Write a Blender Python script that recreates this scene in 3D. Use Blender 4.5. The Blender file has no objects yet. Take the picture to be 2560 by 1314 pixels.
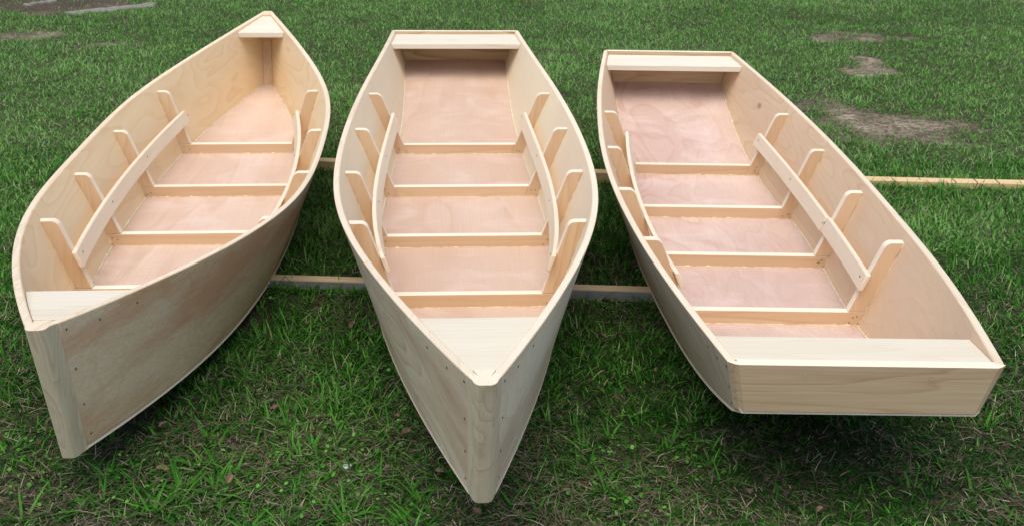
import bpy, math, random
import numpy as np
from mathutils import Matrix, Vector
random.seed(7)
rng = np.random.default_rng(11)
scene = bpy.context.scene

# ------------------------------------------------------------ camera
F_PX, PITCH, ROLL, CY, CAM_H = 2861.198, 0.360964, 0.0146393, 559.7698, 1.1455190
cam_data = bpy.data.cameras.new("camera")
cam = bpy.data.objects.new("camera", cam_data)
scene.collection.objects.link(cam)
cam_data.sensor_fit = 'HORIZONTAL'
cam_data.sensor_width = 36.0
cam_data.lens = F_PX / 2560 * 36.0
cam_data.shift_y = -(657 - CY) / 2560
cam_data.clip_start = 0.02
cam_data.clip_end = 500
fwd = Vector((0, math.cos(PITCH), -math.sin(PITCH)))
up0 = Vector((0, math.sin(PITCH), math.cos(PITCH)))
ex = Vector((1, 0, 0))
right = math.cos(ROLL) * ex + math.sin(ROLL) * up0
up = -math.sin(ROLL) * ex + math.cos(ROLL) * up0
m = Matrix((right, up, -fwd)).transposed().to_4x4()
m.translation = Vector((0, 0, CAM_H))
cam.matrix_world = m
scene.camera = cam

# ------------------------------------------------------------ light
SUN_EL, SUN_AZ = math.radians(71), math.radians(190)     # high, from behind the camera
world = bpy.data.worlds.new("World")
scene.world = world
world.use_nodes = True
wn = world.node_tree
wn.nodes.clear()
w_out = wn.nodes.new('ShaderNodeOutputWorld')
w_bg = wn.nodes.new('ShaderNodeBackground')
w_sky = wn.nodes.new('ShaderNodeTexSky')
w_sky.sky_type = 'NISHITA'
w_sky.sun_disc = False
w_sky.sun_elevation = SUN_EL
w_sky.sun_rotation = SUN_AZ
w_sky.air_density = 1.0
w_sky.dust_density = 3.0
wn.links.new(w_sky.outputs[0], w_bg.inputs[0])
w_bg.inputs[1].default_value = 0.115
wn.links.new(w_bg.outputs[0], w_out.inputs[0])
sun_data = bpy.data.lights.new("sun", 'SUN')
sun_data.energy = 1.3
sun_data.angle = math.radians(66)
sun_data.color = (1.0, 0.955, 0.85)
sun = bpy.data.objects.new("sun", sun_data)
scene.collection.objects.link(sun)
sd = Vector((math.sin(SUN_AZ) * math.cos(SUN_EL), math.cos(SUN_AZ) * math.cos(SUN_EL), math.sin(SUN_EL)))
sun.rotation_euler = sd.to_track_quat('Z', 'Y').to_euler()
sun.location = sd * 20
scene.view_settings.view_transform = 'Standard'
scene.view_settings.look = 'None'
scene.view_settings.gamma = 1
scene.view_settings.exposure = 0.74

# ------------------------------------------------------------ helpers
COL = scene.collection

def link(o, parent=None):
    COL.objects.link(o)
    if parent is not None:
        o.parent = parent
    return o

def mesh_obj(name, V, Fc, mat, parent=None, smooth=False, bevel=0.0, seg=2, angle=40):
    me = bpy.data.meshes.new(name)
    me.from_pydata([tuple(map(float, v)) for v in V], [], Fc)
    me.validate()
    me.update()
    o = bpy.data.objects.new(name, me)
    link(o, parent)
    if mat:
        me.materials.append(mat)
    if smooth:
        me.polygons.foreach_set('use_smooth', [True] * len(me.polygons))
    if bevel > 0:
        md = o.modifiers.new('bevel', 'BEVEL')
        md.width = bevel
        md.segments = seg
        md.limit_method = 'ANGLE'
        md.angle_limit = math.radians(angle)
        md.harden_normals = False
    return o

def tag(o, label=None, cat=None, group=None, kind=None):
    if label: o['label'] = label
    if cat: o['category'] = cat
    if group: o['group'] = group
    if kind: o['kind'] = kind
    return o

def empty(name, loc, rz=0):
    o = bpy.data.objects.new(name, None)
    link(o)
    o.empty_display_size = 0.1
    o.location = loc
    o.rotation_euler = (0, 0, rz)
    return o

def hash2(ix, iy, seed):
    h = (ix.astype(np.int64) * 374761393 + iy.astype(np.int64) * 668265263 + seed * 1442695041) & 0xFFFFFFFF
    h = ((h ^ (h >> 13)) * 1274126177) & 0xFFFFFFFF
    return ((h ^ (h >> 16)) & 0xFFFF) / 65535.0

def vnoise(x, y, scale, seed=0):
    x = np.asarray(x, float) * scale + 1000.0
    y = np.asarray(y, float) * scale + 1000.0
    ix, iy = np.floor(x).astype(np.int64), np.floor(y).astype(np.int64)
    fx, fy = x - ix, y - iy
    fx, fy = fx * fx * (3 - 2 * fx), fy * fy * (3 - 2 * fy)
    a, b = hash2(ix, iy, seed), hash2(ix + 1, iy, seed)
    c, d = hash2(ix, iy + 1, seed), hash2(ix + 1, iy + 1, seed)
    return (a * (1 - fx) + b * fx) * (1 - fy) + (c * (1 - fx) + d * fx) * fy

def fbm(x, y, scale, seed=0, octv=4):
    s, a, t = 0, 1, 0
    for k in range(octv):
        s = s + a * vnoise(x, y, scale * 2 ** k, seed + 17 * k)
        t += a
        a *= 0.55
    return s / t

# ------------------------------------------------------------ materials
def new_mat(name):
    mt = bpy.data.materials.new(name)
    mt.use_nodes = True
    nt = mt.node_tree
    nt.nodes.clear()
    out = nt.nodes.new('ShaderNodeOutputMaterial')
    bs = nt.nodes.new('ShaderNodeBsdfPrincipled')
    nt.links.new(bs.outputs[0], out.inputs[0])
    return mt, nt, bs, out

def N(nt, typ, **kw):
    n = nt.nodes.new(typ)
    for k, v in kw.items():
        if k.startswith('i_'):
            key = k[2:]
            n.inputs[int(key) if key.isdigit() else key].default_value = v
        else:
            setattr(n, k, v)
    return n

def mixc(nt, fac, a, b, mode='MIX'):
    n = nt.nodes.new('ShaderNodeMix')
    n.data_type = 'RGBA'
    n.blend_type = mode
    for sock, v in ((n.inputs[0], fac), (n.inputs[6], a), (n.inputs[7], b)):
        if hasattr(v, 'links'):
            nt.links.new(v, sock)
        elif isinstance(v, (int, float)):
            sock.default_value = v
        else:
            sock.default_value = (*v, 1)
    return n.outputs[2]

def ramp(nt, fac, stops):
    r = nt.nodes.new('ShaderNodeValToRGB')
    el = r.color_ramp.elements
    while len(el) < len(stops):
        el.new(0.5)
    for e, (p, c) in zip(el, stops):
        e.position = p
        e.color = (*c, 1) if len(c) == 3 else c
    nt.links.new(fac, r.inputs[0])
    return r.outputs[0]

def mathn(nt, op, a, b=None):
    n = nt.nodes.new('ShaderNodeMath')
    n.operation = op
    for k, v in enumerate((a, b)):
        if v is None: continue
        if hasattr(v, 'links'): nt.links.new(v, n.inputs[k])
        else: n.inputs[k].default_value = v
    return n.outputs[0]

def wood(name, light, dark, axis='Y', rings=14, figure=2.6, stretch=0.10, contrast=0.6, stain=None, stain_amt=0.0,
         weave=0.0, knots=False, smear=None, rough=0.6, red=None, cath=1.0):
    """flat-sawn figure: contour lines of a noise field stretched along the grain, fibres on top"""
    mt, nt, bs, out = new_mat(name)
    tc = N(nt, 'ShaderNodeTexCoord')
    oi = N(nt, 'ShaderNodeObjectInfo')
    off = N(nt, 'ShaderNodeVectorMath', operation='SCALE', i_3=0)
    cmb = N(nt, 'ShaderNodeCombineXYZ')
    r37 = mathn(nt, 'MULTIPLY', oi.outputs['Random'], 37.0)
    r11 = mathn(nt, 'MULTIPLY', oi.outputs['Random'], 91.0)
    nt.links.new(r37, cmb.inputs[0]); nt.links.new(r11, cmb.inputs[1]); nt.links.new(r37, cmb.inputs[2])
    add = N(nt, 'ShaderNodeVectorMath', operation='ADD')
    nt.links.new(tc.outputs['Object'], add.inputs[0]); nt.links.new(cmb.outputs[0], add.inputs[1])
    sc = {'X': (stretch, 1, 1), 'Y': (1, stretch, 1), 'Z': (1, 1, stretch)}[axis]
    mp = N(nt, 'ShaderNodeMapping'); mp.inputs['Scale'].default_value = sc
    nt.links.new(add.outputs[0], mp.inputs[0])
    fig = N(nt, 'ShaderNodeTexNoise', i_Scale=figure, i_Detail=2.2, i_Roughness=0.42, i_Distortion=0.35)
    nt.links.new(mp.outputs[0], fig.inputs['Vector'])
    ph = mathn(nt, 'MULTIPLY', fig.outputs[0], rings)
    fr = mathn(nt, 'FRACT', ph)
    # asymmetric ring: slow rise, quick fall (early/late wood)
    ring = ramp(nt, fr, [(0.0, (0, 0, 0)), (0.70, (0.42,) * 3), (0.90, (1, 1, 1)), (1.0, (0, 0, 0))])
    # fibres
    sf = {'X': (0.02, 1, 1), 'Y': (1, 0.02, 1), 'Z': (1, 1, 0.02)}[axis]
    mp2 = N(nt, 'ShaderNodeMapping'); mp2.inputs['Scale'].default_value = sf
    nt.links.new(add.outputs[0], mp2.inputs[0])
    fib = N(nt, 'ShaderNodeTexNoise', i_Scale=260.0, i_Detail=4.0, i_Roughness=0.6)
    nt.links.new(mp2.outputs[0], fib.inputs['Vector'])
    big = N(nt, 'ShaderNodeTexNoise', i_Scale=1.7, i_Detail=3.0)
    nt.links.new(mp.outputs[0], big.inputs['Vector'])
    fade = ramp(nt, big.outputs[0], [(0.38, (0.15,) * 3), (0.62, (1, 1, 1))])
    a = mathn(nt, 'MULTIPLY', ring, contrast * cath)
    a = mathn(nt, 'MULTIPLY', a, fade)
    fb = mathn(nt, 'MULTIPLY', ramp(nt, fib.outputs[0], [(0.35, (0, 0, 0)), (0.7, (1, 1, 1))]), 0.38 * contrast)
    tot = mathn(nt, 'ADD', a, fb)
    med = N(nt, 'ShaderNodeTexNoise', i_Scale=5.0, i_Detail=4.0, i_Roughness=0.6)
    nt.links.new(mp.outputs[0], med.inputs['Vector'])
    tot = mathn(nt, 'ADD', tot, mathn(nt, 'MULTIPLY', ramp(nt, med.outputs[0], [(0.35, (0, 0, 0)), (0.72, (1, 1, 1))]), 0.45 * contrast))
    col = mixc(nt, tot, light, dark)
    if red:      # broad warm/pink zones in the sheet
        bz = N(nt, 'ShaderNodeTexNoise', i_Scale=2.4, i_Detail=4.0)
        mp4 = N(nt, 'ShaderNodeMapping'); mp4.inputs['Scale'].default_value = {'X': (.5, 1, 1), 'Y': (1, .5, 1), 'Z': (1, 1, .5)}[axis]
        nt.links.new(add.outputs[0], mp4.inputs[0]); nt.links.new(mp4.outputs[0], bz.inputs['Vector'])
        col = mixc(nt, mathn(nt, 'MULTIPLY', ramp(nt, bz.outputs[0], [(0.42, (0, 0, 0)), (0.68, (1, 1, 1))]), 0.6), col, red)
    if smear:    # pale sanding clouds
        sz = N(nt, 'ShaderNodeTexNoise', i_Scale=7.0, i_Detail=5.0, i_Distortion=1.2)
        nt.links.new(add.outputs[0], sz.inputs['Vector'])
        col = mixc(nt, mathn(nt, 'MULTIPLY', ramp(nt, sz.outputs[0], [(0.50, (0, 0, 0)), (0.74, (1, 1, 1))]), 0.5), col, smear)
    if weave > 0:
        for scx in ((420, 6, 6), (7, 330, 7)):
            mp3 = N(nt, 'ShaderNodeMapping'); mp3.inputs['Scale'].default_value = scx
            nt.links.new(add.outputs[0], mp3.inputs[0])
            wv = N(nt, 'ShaderNodeTexNoise', i_Scale=1.0, i_Detail=1.5)
            nt.links.new(mp3.outputs[0], wv.inputs['Vector'])
            col = mixc(nt, mathn(nt, 'MULTIPLY', ramp(nt, wv.outputs[0], [(0.45, (0, 0, 0)), (0.72, (1, 1, 1))]), weave), col, dark)
    if stain:
        st = N(nt, 'ShaderNodeTexNoise', i_Scale=4.2, i_Detail=5.0, i_Roughness=0.62)
        mp5 = N(nt, 'ShaderNodeMapping'); mp5.inputs['Scale'].default_value = (1, 0.34, 2.2)
        nt.links.new(add.outputs[0], mp5.inputs[0]); nt.links.new(mp5.outputs[0], st.inputs['Vector'])
        col = mixc(nt, mathn(nt, 'MULTIPLY', ramp(nt, st.outputs[0], [(0.48, (0, 0, 0)), (0.64, (1, 1, 1))]), stain_amt), col, stain)
    if knots:
        vo = N(nt, 'ShaderNodeTexVoronoi', i_Scale=3.1)
        mpk = N(nt, 'ShaderNodeMapping'); mpk.inputs['Scale'].default_value = {'X': (.55, 1, 1), 'Y': (1, .55, 1), 'Z': (1, 1, .55)}[axis]
        nt.links.new(add.outputs[0], mpk.inputs[0]); nt.links.new(mpk.outputs[0], vo.inputs['Vector'])
        kn = ramp(nt, vo.outputs['Distance'], [(0.0, (1, 1, 1)), (0.022, (.9,) * 3), (0.045, (0, 0, 0))])
        col = mixc(nt, mathn(nt, 'MULTIPLY', kn, 0.8), col, (0.16, 0.07, 0.035))
    tint = mathn(nt, 'MULTIPLY', oi.outputs['Random'], 0.22)
    col = mixc(nt, tint, col, tuple(c * 0.82 for c in dark))
    nt.links.new(col, bs.inputs['Base Color'])
    bs.inputs['Roughness'].default_value = rough
    bs.inputs['Specular IOR Level'].default_value = 0.25
    bp = N(nt, 'ShaderNodeBump', i_Strength=0.12, i_Distance=0.0008)
    nt.links.new(fib.outputs[0], bp.inputs['Height'])
    nt.links.new(bp.outputs[0], bs.inputs['Normal'])
    return mt

M = {}
M['side_L'] = wood('plywood honey', (0.86, 0.70, 0.46), (0.70, 0.49, 0.26), 'Y', rings=12, figure=6.5, stretch=0.12, contrast=0.6)
M['side_C'] = wood('plywood cream', (0.84, 0.73, 0.53), (0.67, 0.52, 0.31), 'Y', rings=9, figure=6.5, stretch=0.11, contrast=0.5, red=(0.72, 0.55, 0.41))
M['side_R'] = wood('plywood rose tan', (0.82, 0.66, 0.46), (0.60, 0.39, 0.21), 'Y', rings=18, figure=6.0, stretch=0.15, contrast=0.75, knots=True,
                   red=(0.68, 0.48, 0.36))
M['out_L'] = wood('hull skin honey', (0.86, 0.73, 0.52), (0.56, 0.38, 0.20), 'Y', rings=16, figure=6.0, stretch=0.16, contrast=1.0,
                  stain=(0.54, 0.24, 0.10), stain_amt=0.7)
M['out_C'] = wood('hull skin cream', (0.86, 0.76, 0.57), (0.64, 0.50, 0.32), 'Y', rings=12, figure=6.0, stretch=0.13, contrast=0.9,
                  stain=(0.46, 0.27, 0.17), stain_amt=0.45)
M['out_R'] = wood('hull skin tan', (0.70, 0.60, 0.46), (0.54, 0.41, 0.27), 'Y', rings=12, figure=6.0, stretch=0.13, contrast=0.8)
M['floor'] = wood('plywood pink', (0.68, 0.53, 0.43), (0.50, 0.33, 0.22), 'Y', rings=5, figure=4.2, stretch=0.22, contrast=0.5, weave=0.22,
                  smear=(0.74, 0.60, 0.54), red=(0.52, 0.34, 0.25))
M['floor_R'] = wood('plywood pink figured', (0.68, 0.53, 0.44), (0.44, 0.27, 0.20), 'Y', rings=13, figure=4.5, stretch=0.36, contrast=0.6, weave=0.08,
                    smear=(0.74, 0.60, 0.55), red=(0.44, 0.29, 0.26))
M['timber'] = wood('pine across', (0.70, 0.51, 0.325), (0.54, 0.33, 0.17), 'X', rings=12, figure=9.0, stretch=0.06, contrast=0.5, knots=True)
M['rib'] = wood('pine upright', (0.70, 0.51, 0.32), (0.53, 0.32, 0.16), 'Z', rings=10, figure=12.0, stretch=0.12, contrast=0.55)
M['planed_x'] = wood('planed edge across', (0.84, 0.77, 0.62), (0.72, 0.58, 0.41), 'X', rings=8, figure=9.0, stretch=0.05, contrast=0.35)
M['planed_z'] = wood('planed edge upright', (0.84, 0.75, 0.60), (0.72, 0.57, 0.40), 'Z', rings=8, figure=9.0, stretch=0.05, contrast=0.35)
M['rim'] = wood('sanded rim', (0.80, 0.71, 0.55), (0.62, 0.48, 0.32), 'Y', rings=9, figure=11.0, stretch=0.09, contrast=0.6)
M['rail'] = wood('pine lengthwise', (0.80, 0.69, 0.53), (0.66, 0.48, 0.31), 'Y', rings=9, figure=10.0, stretch=0.05, contrast=0.4)
M['deck'] = wood('poplar board', (0.78, 0.73, 0.60), (0.58, 0.47, 0.31), 'X', rings=9, figure=13.0, stretch=0.07, contrast=0.5)
M['transom'] = wood('cedar board', (0.76, 0.61, 0.41), (0.42, 0.25, 0.11), 'X', rings=15, figure=11.0, stretch=0.09, contrast=0.75)
M['stem'] = wood('stem post wood', (0.70, 0.60, 0.42), (0.46, 0.38, 0.23), 'Z', rings=9, figure=22.0, stretch=0.10, contrast=0.6)
M['ply_edge'] = wood('plywood edge', (0.62, 0.55, 0.42), (0.42, 0.35, 0.25), 'Y', rings=6, figure=6.0, stretch=0.05, contrast=0.4)

def plain(name, c, rough=0.7, var=0.25, scale=40):
    mt, nt, bs, out = new_mat(name)
    tc = N(nt, 'ShaderNodeTexCoord')
    nz = N(nt, 'ShaderNodeTexNoise', i_Scale=scale, i_Detail=4.0)
    nt.links.new(tc.outputs['Object'], nz.inputs['Vector'])
    col = mixc(nt, nz.outputs[0], tuple(x * (1 + var) for x in c), tuple(x * (1 - var) for x in c))
    nt.links.new(col, bs.inputs['Base Color'])
    bs.inputs['Roughness'].default_value = rough
    return mt
M['glue'] = plain('cured glue', (0.68, 0.60, 0.42), 0.6, 0.15, 90)
M['hole'] = plain('screw hole', (0.12, 0.085, 0.055), 0.9)
M['plug'] = plain('filler plug', (0.50, 0.43, 0.30), 0.8)

# ------------------------------------------------------------ boats
NK = 7
def basis(tq):
    n = NK; h = 1 / (n - 1)
    A = np.zeros((n, n)); B = np.zeros((n, n)); A[0, 0] = A[-1, -1] = 1
    for i in range(1, n - 1):
        A[i, i - 1] = A[i, i + 1] = h; A[i, i] = 4 * h
        B[i, i - 1] = B[i, i + 1] = 6 / h; B[i, i] = -12 / h
    A[0, 1] = -.7; A[-1, -2] = -.7
    Mx = np.linalg.solve(A, B)
    tq = np.atleast_1d(np.clip(tq, 0, 1)); tk = np.linspace(0, 1, n)
    k = np.clip((tq / h).astype(int), 0, n - 2)
    o = np.zeros((len(tq), n))
    for r, (t, i) in enumerate(zip(tq, k)):
        a = (tk[i + 1] - t) / h; b = (t - tk[i]) / h
        o[r, i] += a; o[r, i + 1] += b
        o[r] += ((a ** 3 - a) * Mx[i] + (b ** 3 - b) * Mx[i + 1]) * h * h / 6
    return o

TH = 0.0142      # side thickness
class Hull:
    def __init__(s, d):
        s.__dict__.update(d)
        s.TT = np.linspace(0, 1, 241); Bm = basis(s.TT)
        s.Sx, s.Sz, s.Cx, s.Cz = Bm @ np.array(d['sb']), Bm @ np.array(d['sz']), Bm @ np.array(d['cb']), Bm @ np.array(d['cz'])
    def surf(s, t, u):
        """outer surface x, s, z at ruling t, height fraction u"""
        sx, sz, cx, cz = (np.interp(t, s.TT, a) for a in (s.Sx, s.Sz, s.Cx, s.Cz))
        ss = s.s0 + (s.s1 - s.s0) * t; cs = s.c0 + (s.c1 - s.c0) * t
        return cx + (sx - cx) * u, cs + (ss - cs) * u, cz + (sz - cz) * u
    def t_at(s, st, u):
        a = s.c0 * (1 - u) + s.s0 * u; b = s.c1 * (1 - u) + s.s1 * u
        return (st - a) / (b - a)
    def off(s, t, u):
        e = 0.01
        x0, s0, _ = s.surf(np.clip(t - e, 0, 1), u); x1, s1, _ = s.surf(np.clip(t + e, 0, 1), u)
        mm = (x1 - x0) / (s1 - s0)
        return TH * np.sqrt(1 + mm * mm)
    def half(s, st, z, inner=True):
        u = np.linspace(-0.1, 1.15, 26)
        t = np.clip(s.t_at(st, u), 0, 1)
        x, _, zz = s.surf(t, u)
        if inner: x = x - s.off(t, u)
        return float(np.interp(z, zz, x))
    def zc(s, st):
        return float(s.surf(np.clip(s.t_at(st, 0.0), 0, 1), 0.0)[2])
    def zs(s, st):
        return float(s.surf(np.clip(s.t_at(st, 1.0), 0, 1), 1.0)[2])

FT = 0.003       # floor top above the fitted chine line
HB, RW, TT_ = 0.0316, 0.0360, 0.020

KEYOF = {M['side_' + k].name: k for k in 'LCR'}
def side_panel(h, sd, mat, root, cut0, cut1):
    nt_, nu = 90, 9
    us = np.linspace(0, 1, nu)
    V = []; Fc = []
    fr = np.linspace(0, 1, nt_)
    for layer in (0, 1):
        for k in range(nu):
            u = us[k]
            ta = h.t_at(h.c0 * (1 - u) + h.s0 * u + cut0, u); tb = h.t_at(h.c1 * (1 - u) + h.s1 * u - cut1, u)
            t = ta + (tb - ta) * fr
            x, s_, z = h.surf(t, u)
            if layer: x = np.maximum(x - h.off(t, u), 0.003)
            for i in range(nt_): V.append((sd * x[i], s_[i], z[i]))
    def id_(l, k, i): return (l * nu + k) * nt_ + i
    for k in range(nu - 1):
        for i in range(nt_ - 1):
            a = [id_(0, k, i), id_(0, k, i + 1), id_(0, k + 1, i + 1), id_(0, k + 1, i)]
            b = [id_(1, k, i), id_(1, k + 1, i), id_(1, k + 1, i + 1), id_(1, k, i + 1)]
            if sd < 0: a.reverse(); b.reverse()
            Fc += [a[::1], b[::1]]
    for i in range(nt_ - 1):
        a = [id_(0, nu - 1, i), id_(0, nu - 1, i + 1), id_(1, nu - 1, i + 1), id_(1, nu - 1, i)]
        b = [id_(0, 0, i), id_(1, 0, i), id_(1, 0, i + 1), id_(0, 0, i + 1)]
        if sd < 0: a.reverse(); b.reverse()
        Fc += [a, b]
    for k in range(nu - 1):
        a = [id_(0, k, 0), id_(0, k + 1, 0), id_(1, k + 1, 0), id_(1, k, 0)]
        b = [id_(0, k, nt_ - 1), id_(1, k, nt_ - 1), id_(1, k + 1, nt_ - 1), id_(0, k + 1, nt_ - 1)]
        if sd < 0: a.reverse(); b.reverse()
        Fc += [a, b]
    o = mesh_obj('side_panel', V, Fc, mat, root, smooth=False, bevel=0.0028, seg=3, angle=50)
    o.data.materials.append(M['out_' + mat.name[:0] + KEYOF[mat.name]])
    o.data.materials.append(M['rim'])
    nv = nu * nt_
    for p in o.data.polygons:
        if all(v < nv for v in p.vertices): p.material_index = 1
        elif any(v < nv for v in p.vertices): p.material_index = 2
    return o

def shade_auto(o, ang=35):
    me = o.data
    me.polygons.foreach_set('use_smooth', [True] * len(me.polygons))
    try:
        me.set_sharp_from_angle(angle=math.radians(ang))
    except Exception:
        pass

def bottom_panel(h, mat, root, cut0, cut1):
    n = 90; V = []; Fc = []
    ss = np.linspace(h.c0 + cut0, h.c1 - cut1, n)
    for lay, dz in ((0, -0.0055), (1, FT)):
        for s_ in ss:
            t = h.t_at(s_, 0.0); x, _, z = h.surf(t, 0.0)
            x = x + 0.0004 - (.011 if (cut0 < .01 and s_ < h.c0 + .006) or (cut1 < .01 and s_ > h.c1 - .006) else 0) if lay == 0 else max(x - 0.004, .004)   # top face tucked just inside the sides
            for f in (-1, -.5, 0, .5, 1): V.append((f * x, s_, z + dz))
    # proud lower lip: build as two stacked slabs would; keep one solid whose edge slopes under the side
    for i in range(n - 1):
        for j in range(4):
            a = i * 5 + j; b = n * 5 + i * 5 + j
            Fc.append([a, a + 5, a + 6, a + 1]); Fc.append([b, b + 1, b + 6, b + 5])
        a, b = i * 5, n * 5 + i * 5
        Fc.append([a, b, b + 5, a + 5]); Fc.append([a + 4, a + 9, b + 9, b + 4])
    for i in (0, n - 1):
        for j in range(4):
            a, b = i * 5 + j, n * 5 + i * 5 + j
            Fc.append([a, a + 1, b + 1, b] if i == 0 else [a, b, b + 1, a + 1])
    o = mesh_obj('bottom_panel', V, Fc, mat, root)
    o.data.materials.append(M['ply_edge'])
    for p in o.data.polygons:
        if abs(p.normal.z) < .8: p.material_index = 1
    return o

def prism(name, rings, mat, root, bevel=0.0015, caps=True, smooth=False):
    """rings: list of equal-length closed loops"""
    n = len(rings[0]); V = [p for r in rings for p in r]; Fc = []
    for k in range(len(rings) - 1):
        for i in range(n):
            j = (i + 1) % n
            Fc.append([k * n + i, k * n + j, (k + 1) * n + j, (k + 1) * n + i])
    if caps:
        Fc.append(list(range(n))[::-1]); Fc.append([(len(rings) - 1) * n + i for i in range(n)])
    o = mesh_obj(name, V, Fc, mat, root, bevel=bevel)
    import bmesh
    bm = bmesh.new(); bm.from_mesh(o.data); bmesh.ops.recalc_face_normals(bm, faces=bm.faces); bm.to_mesh(o.data); bm.free()
    if smooth: shade_auto(o)
    return o

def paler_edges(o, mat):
    """narrow edges take a paler wood than the broad faces"""
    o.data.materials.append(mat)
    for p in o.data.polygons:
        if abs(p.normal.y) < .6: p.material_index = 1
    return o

def floor_timber(h, i, root, full):
    s_ = h.fs[i]; rings = []
    zf = h.zc(s_) + FT - 0.0005
    zb = h.zc(s_) + FT + HB
    def xin(st, z): return h.half(st, z) - 0.0008
    pts = []
    for st in (s_, s_ + TT_):
        if full:
            xl, xt = xin(st, zf), xin(st, zb)
        else:
            xt = xin(s_, zb) - RW - 0.0006; xl = xin(s_, zf) - RW - 0.0006
        pts.append([(-xl, st, zf), (xl, st, zf), (xt, st, zb), (-xt, st, zb)])
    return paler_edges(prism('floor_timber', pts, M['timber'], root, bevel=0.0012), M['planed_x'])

def rib(h, i, sd, root, full):
    s_ = h.fs[i]
    zc = h.zc(s_); zf = zc + FT - 0.0005
    zt = zc + h.fu[i] * (h.zs(s_) - zc)
    z0 = (zf + HB + 0.0012) if full else zf
    def xo(st, z): return h.half(st, z) - 0.0008
    r = 0.011
    rings = []
    for st in (s_, s_ + TT_):
        o = []
        for z in np.linspace(z0, zt, 7): o.append((xo(st, z), z))
        xt = xo(s_, zt) - RW
        slope = (xo(s_, zt) - xo(s_, z0)) / (zt - z0)
        # rounded inner top corner
        for a in np.linspace(0, math.pi / 2, 6):
            zz = zt - r + r * math.cos(a) * 1.0
            xx = xt + r - r * math.sin(a)
            xx += slope * (zz - zt) * (math.sin(a))
            o.append((xx, zz))
        for z in np.linspace(zt - r, z0, 5)[1:]:
            o.append((xt + slope * (z - zt), z))
        rings.append([(sd * x, st, z) for x, z in o])
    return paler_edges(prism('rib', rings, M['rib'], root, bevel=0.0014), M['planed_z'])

def stringer(h, sd, root, fa, fb, ext0=0.018, ext1=0.012, shift=0.0, wid=0.039, thick=0.011):
    """seat rail: runs over the inner edges of the ribs from station fa to fb (floats: rib indices)"""
    idx = np.arange(4)
    sA = np.interp(fa, idx, h.fs) - ext0; sB = np.interp(fb, idx, h.fs) + TT_ + ext1
    ss = np.linspace(sA, sB, 26)
    # control data at ribs
    zt, xi, sl = [], [], []
    for i in range(4):
        s_ = h.fs[i]; zc = h.zc(s_); z_t = zc + h.fu[i] * (h.zs(s_) - zc)
        zb = zc + FT + HB
        f = 0.575
        z = zb + f * (z_t - zb); zt.append(z)
        x = h.half(s_, z) - 0.0008 - RW; xi.append(x)
        sl.append((h.half(s_, z) - h.half(s_, z - 0.04)) / 0.04)
    c2 = np.polyfit(h.fs, xi, 3); cz = np.polyfit(h.fs, zt, 2); cs = np.polyfit(h.fs, sl, 1)
    rings = []
    for s_ in ss:
        x = np.polyval(c2, s_) - 0.0012 - shift; z = np.polyval(cz, s_); k = np.polyval(cs, s_)
        nrm = math.hypot(1, k); dx, dz = k / nrm, 1 / nrm     # up along the rib edge
        nx, nz = -dz, dx                                      # inward
        P = [(x, z), (x + nx * thick, z + nz * thick * 0.25),
             (x + nx * thick - dx * wid, z + nz * thick * 0.25 - dz * wid), (x - dx * wid, z - dz * wid)]
        rings.append([(sd * a, s_, b) for a, b in P])
    return prism('seat_rail', rings, M['rail'], root, bevel=0.0022, smooth=True), rings

def screws(root, pts, r=0.0028, name='screw', mat=None):
    """small recessed discs; pts: (point, normal)"""
    for p, nrm in pts:
        nrm = Vector(nrm).normalized(); p = Vector(p)
        q = nrm.to_track_quat('Z', 'Y').to_matrix()
        V = []
        for k, (rr, hh) in enumerate(((r, 0.0001), (r, 0.0008), (r * .55, 0.0004))):
            for a in range(8):
                V.append(p + q @ Vector((rr * math.cos(a * math.pi / 4) * random.uniform(.8, 1.2), 1.3 * rr * math.sin(a * math.pi / 4), hh)))
        Fc = []
        for k in (0, 1):
            for a in range(8):
                b = (a + 1) % 8; Fc.append([k * 8 + a, k * 8 + b, k * 8 + 8 + b, k * 8 + 8 + a])
        Fc.append([16 + a for a in range(8)])
        mesh_obj(name, V, Fc, mat or M['hole'], root)

def bead(root, path, r=0.0022, seed=0, gap=0.25, blob=1.0):
    """irregular line of cured glue along a seam"""
    rs = random.Random(seed); n = len(path); V = []; Fc = []; prev = None
    on = True
    for i, p in enumerate(path):
        if rs.random() < gap * 0.5: on = not on
        if not on and rs.random() < .4: on = True
        rr = (r * rs.uniform(.5, 1.5) * (1 + blob * (rs.random() < .06))) if on else r * 0.35
        q = path[min(i + 1, n - 1)] - path[max(i - 1, 0)]
        q.normalize()
        a = q.cross(Vector((0, 0, 1))).normalized(); b = a.cross(q)
        base = len(V)
        for k in range(6):
            ang = k * math.pi / 3
            V.append(p + a * rr * math.cos(ang) + b * rr * 0.8 * math.sin(ang))
        if i:
            for k in range(6):
                k2 = (k + 1) % 6
                Fc.append([base - 6 + k, base - 6 + k2, base + k2, base + k])
    o = mesh_obj('glue_bead', V, Fc, M['glue'], root, smooth=True)
    return o

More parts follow.
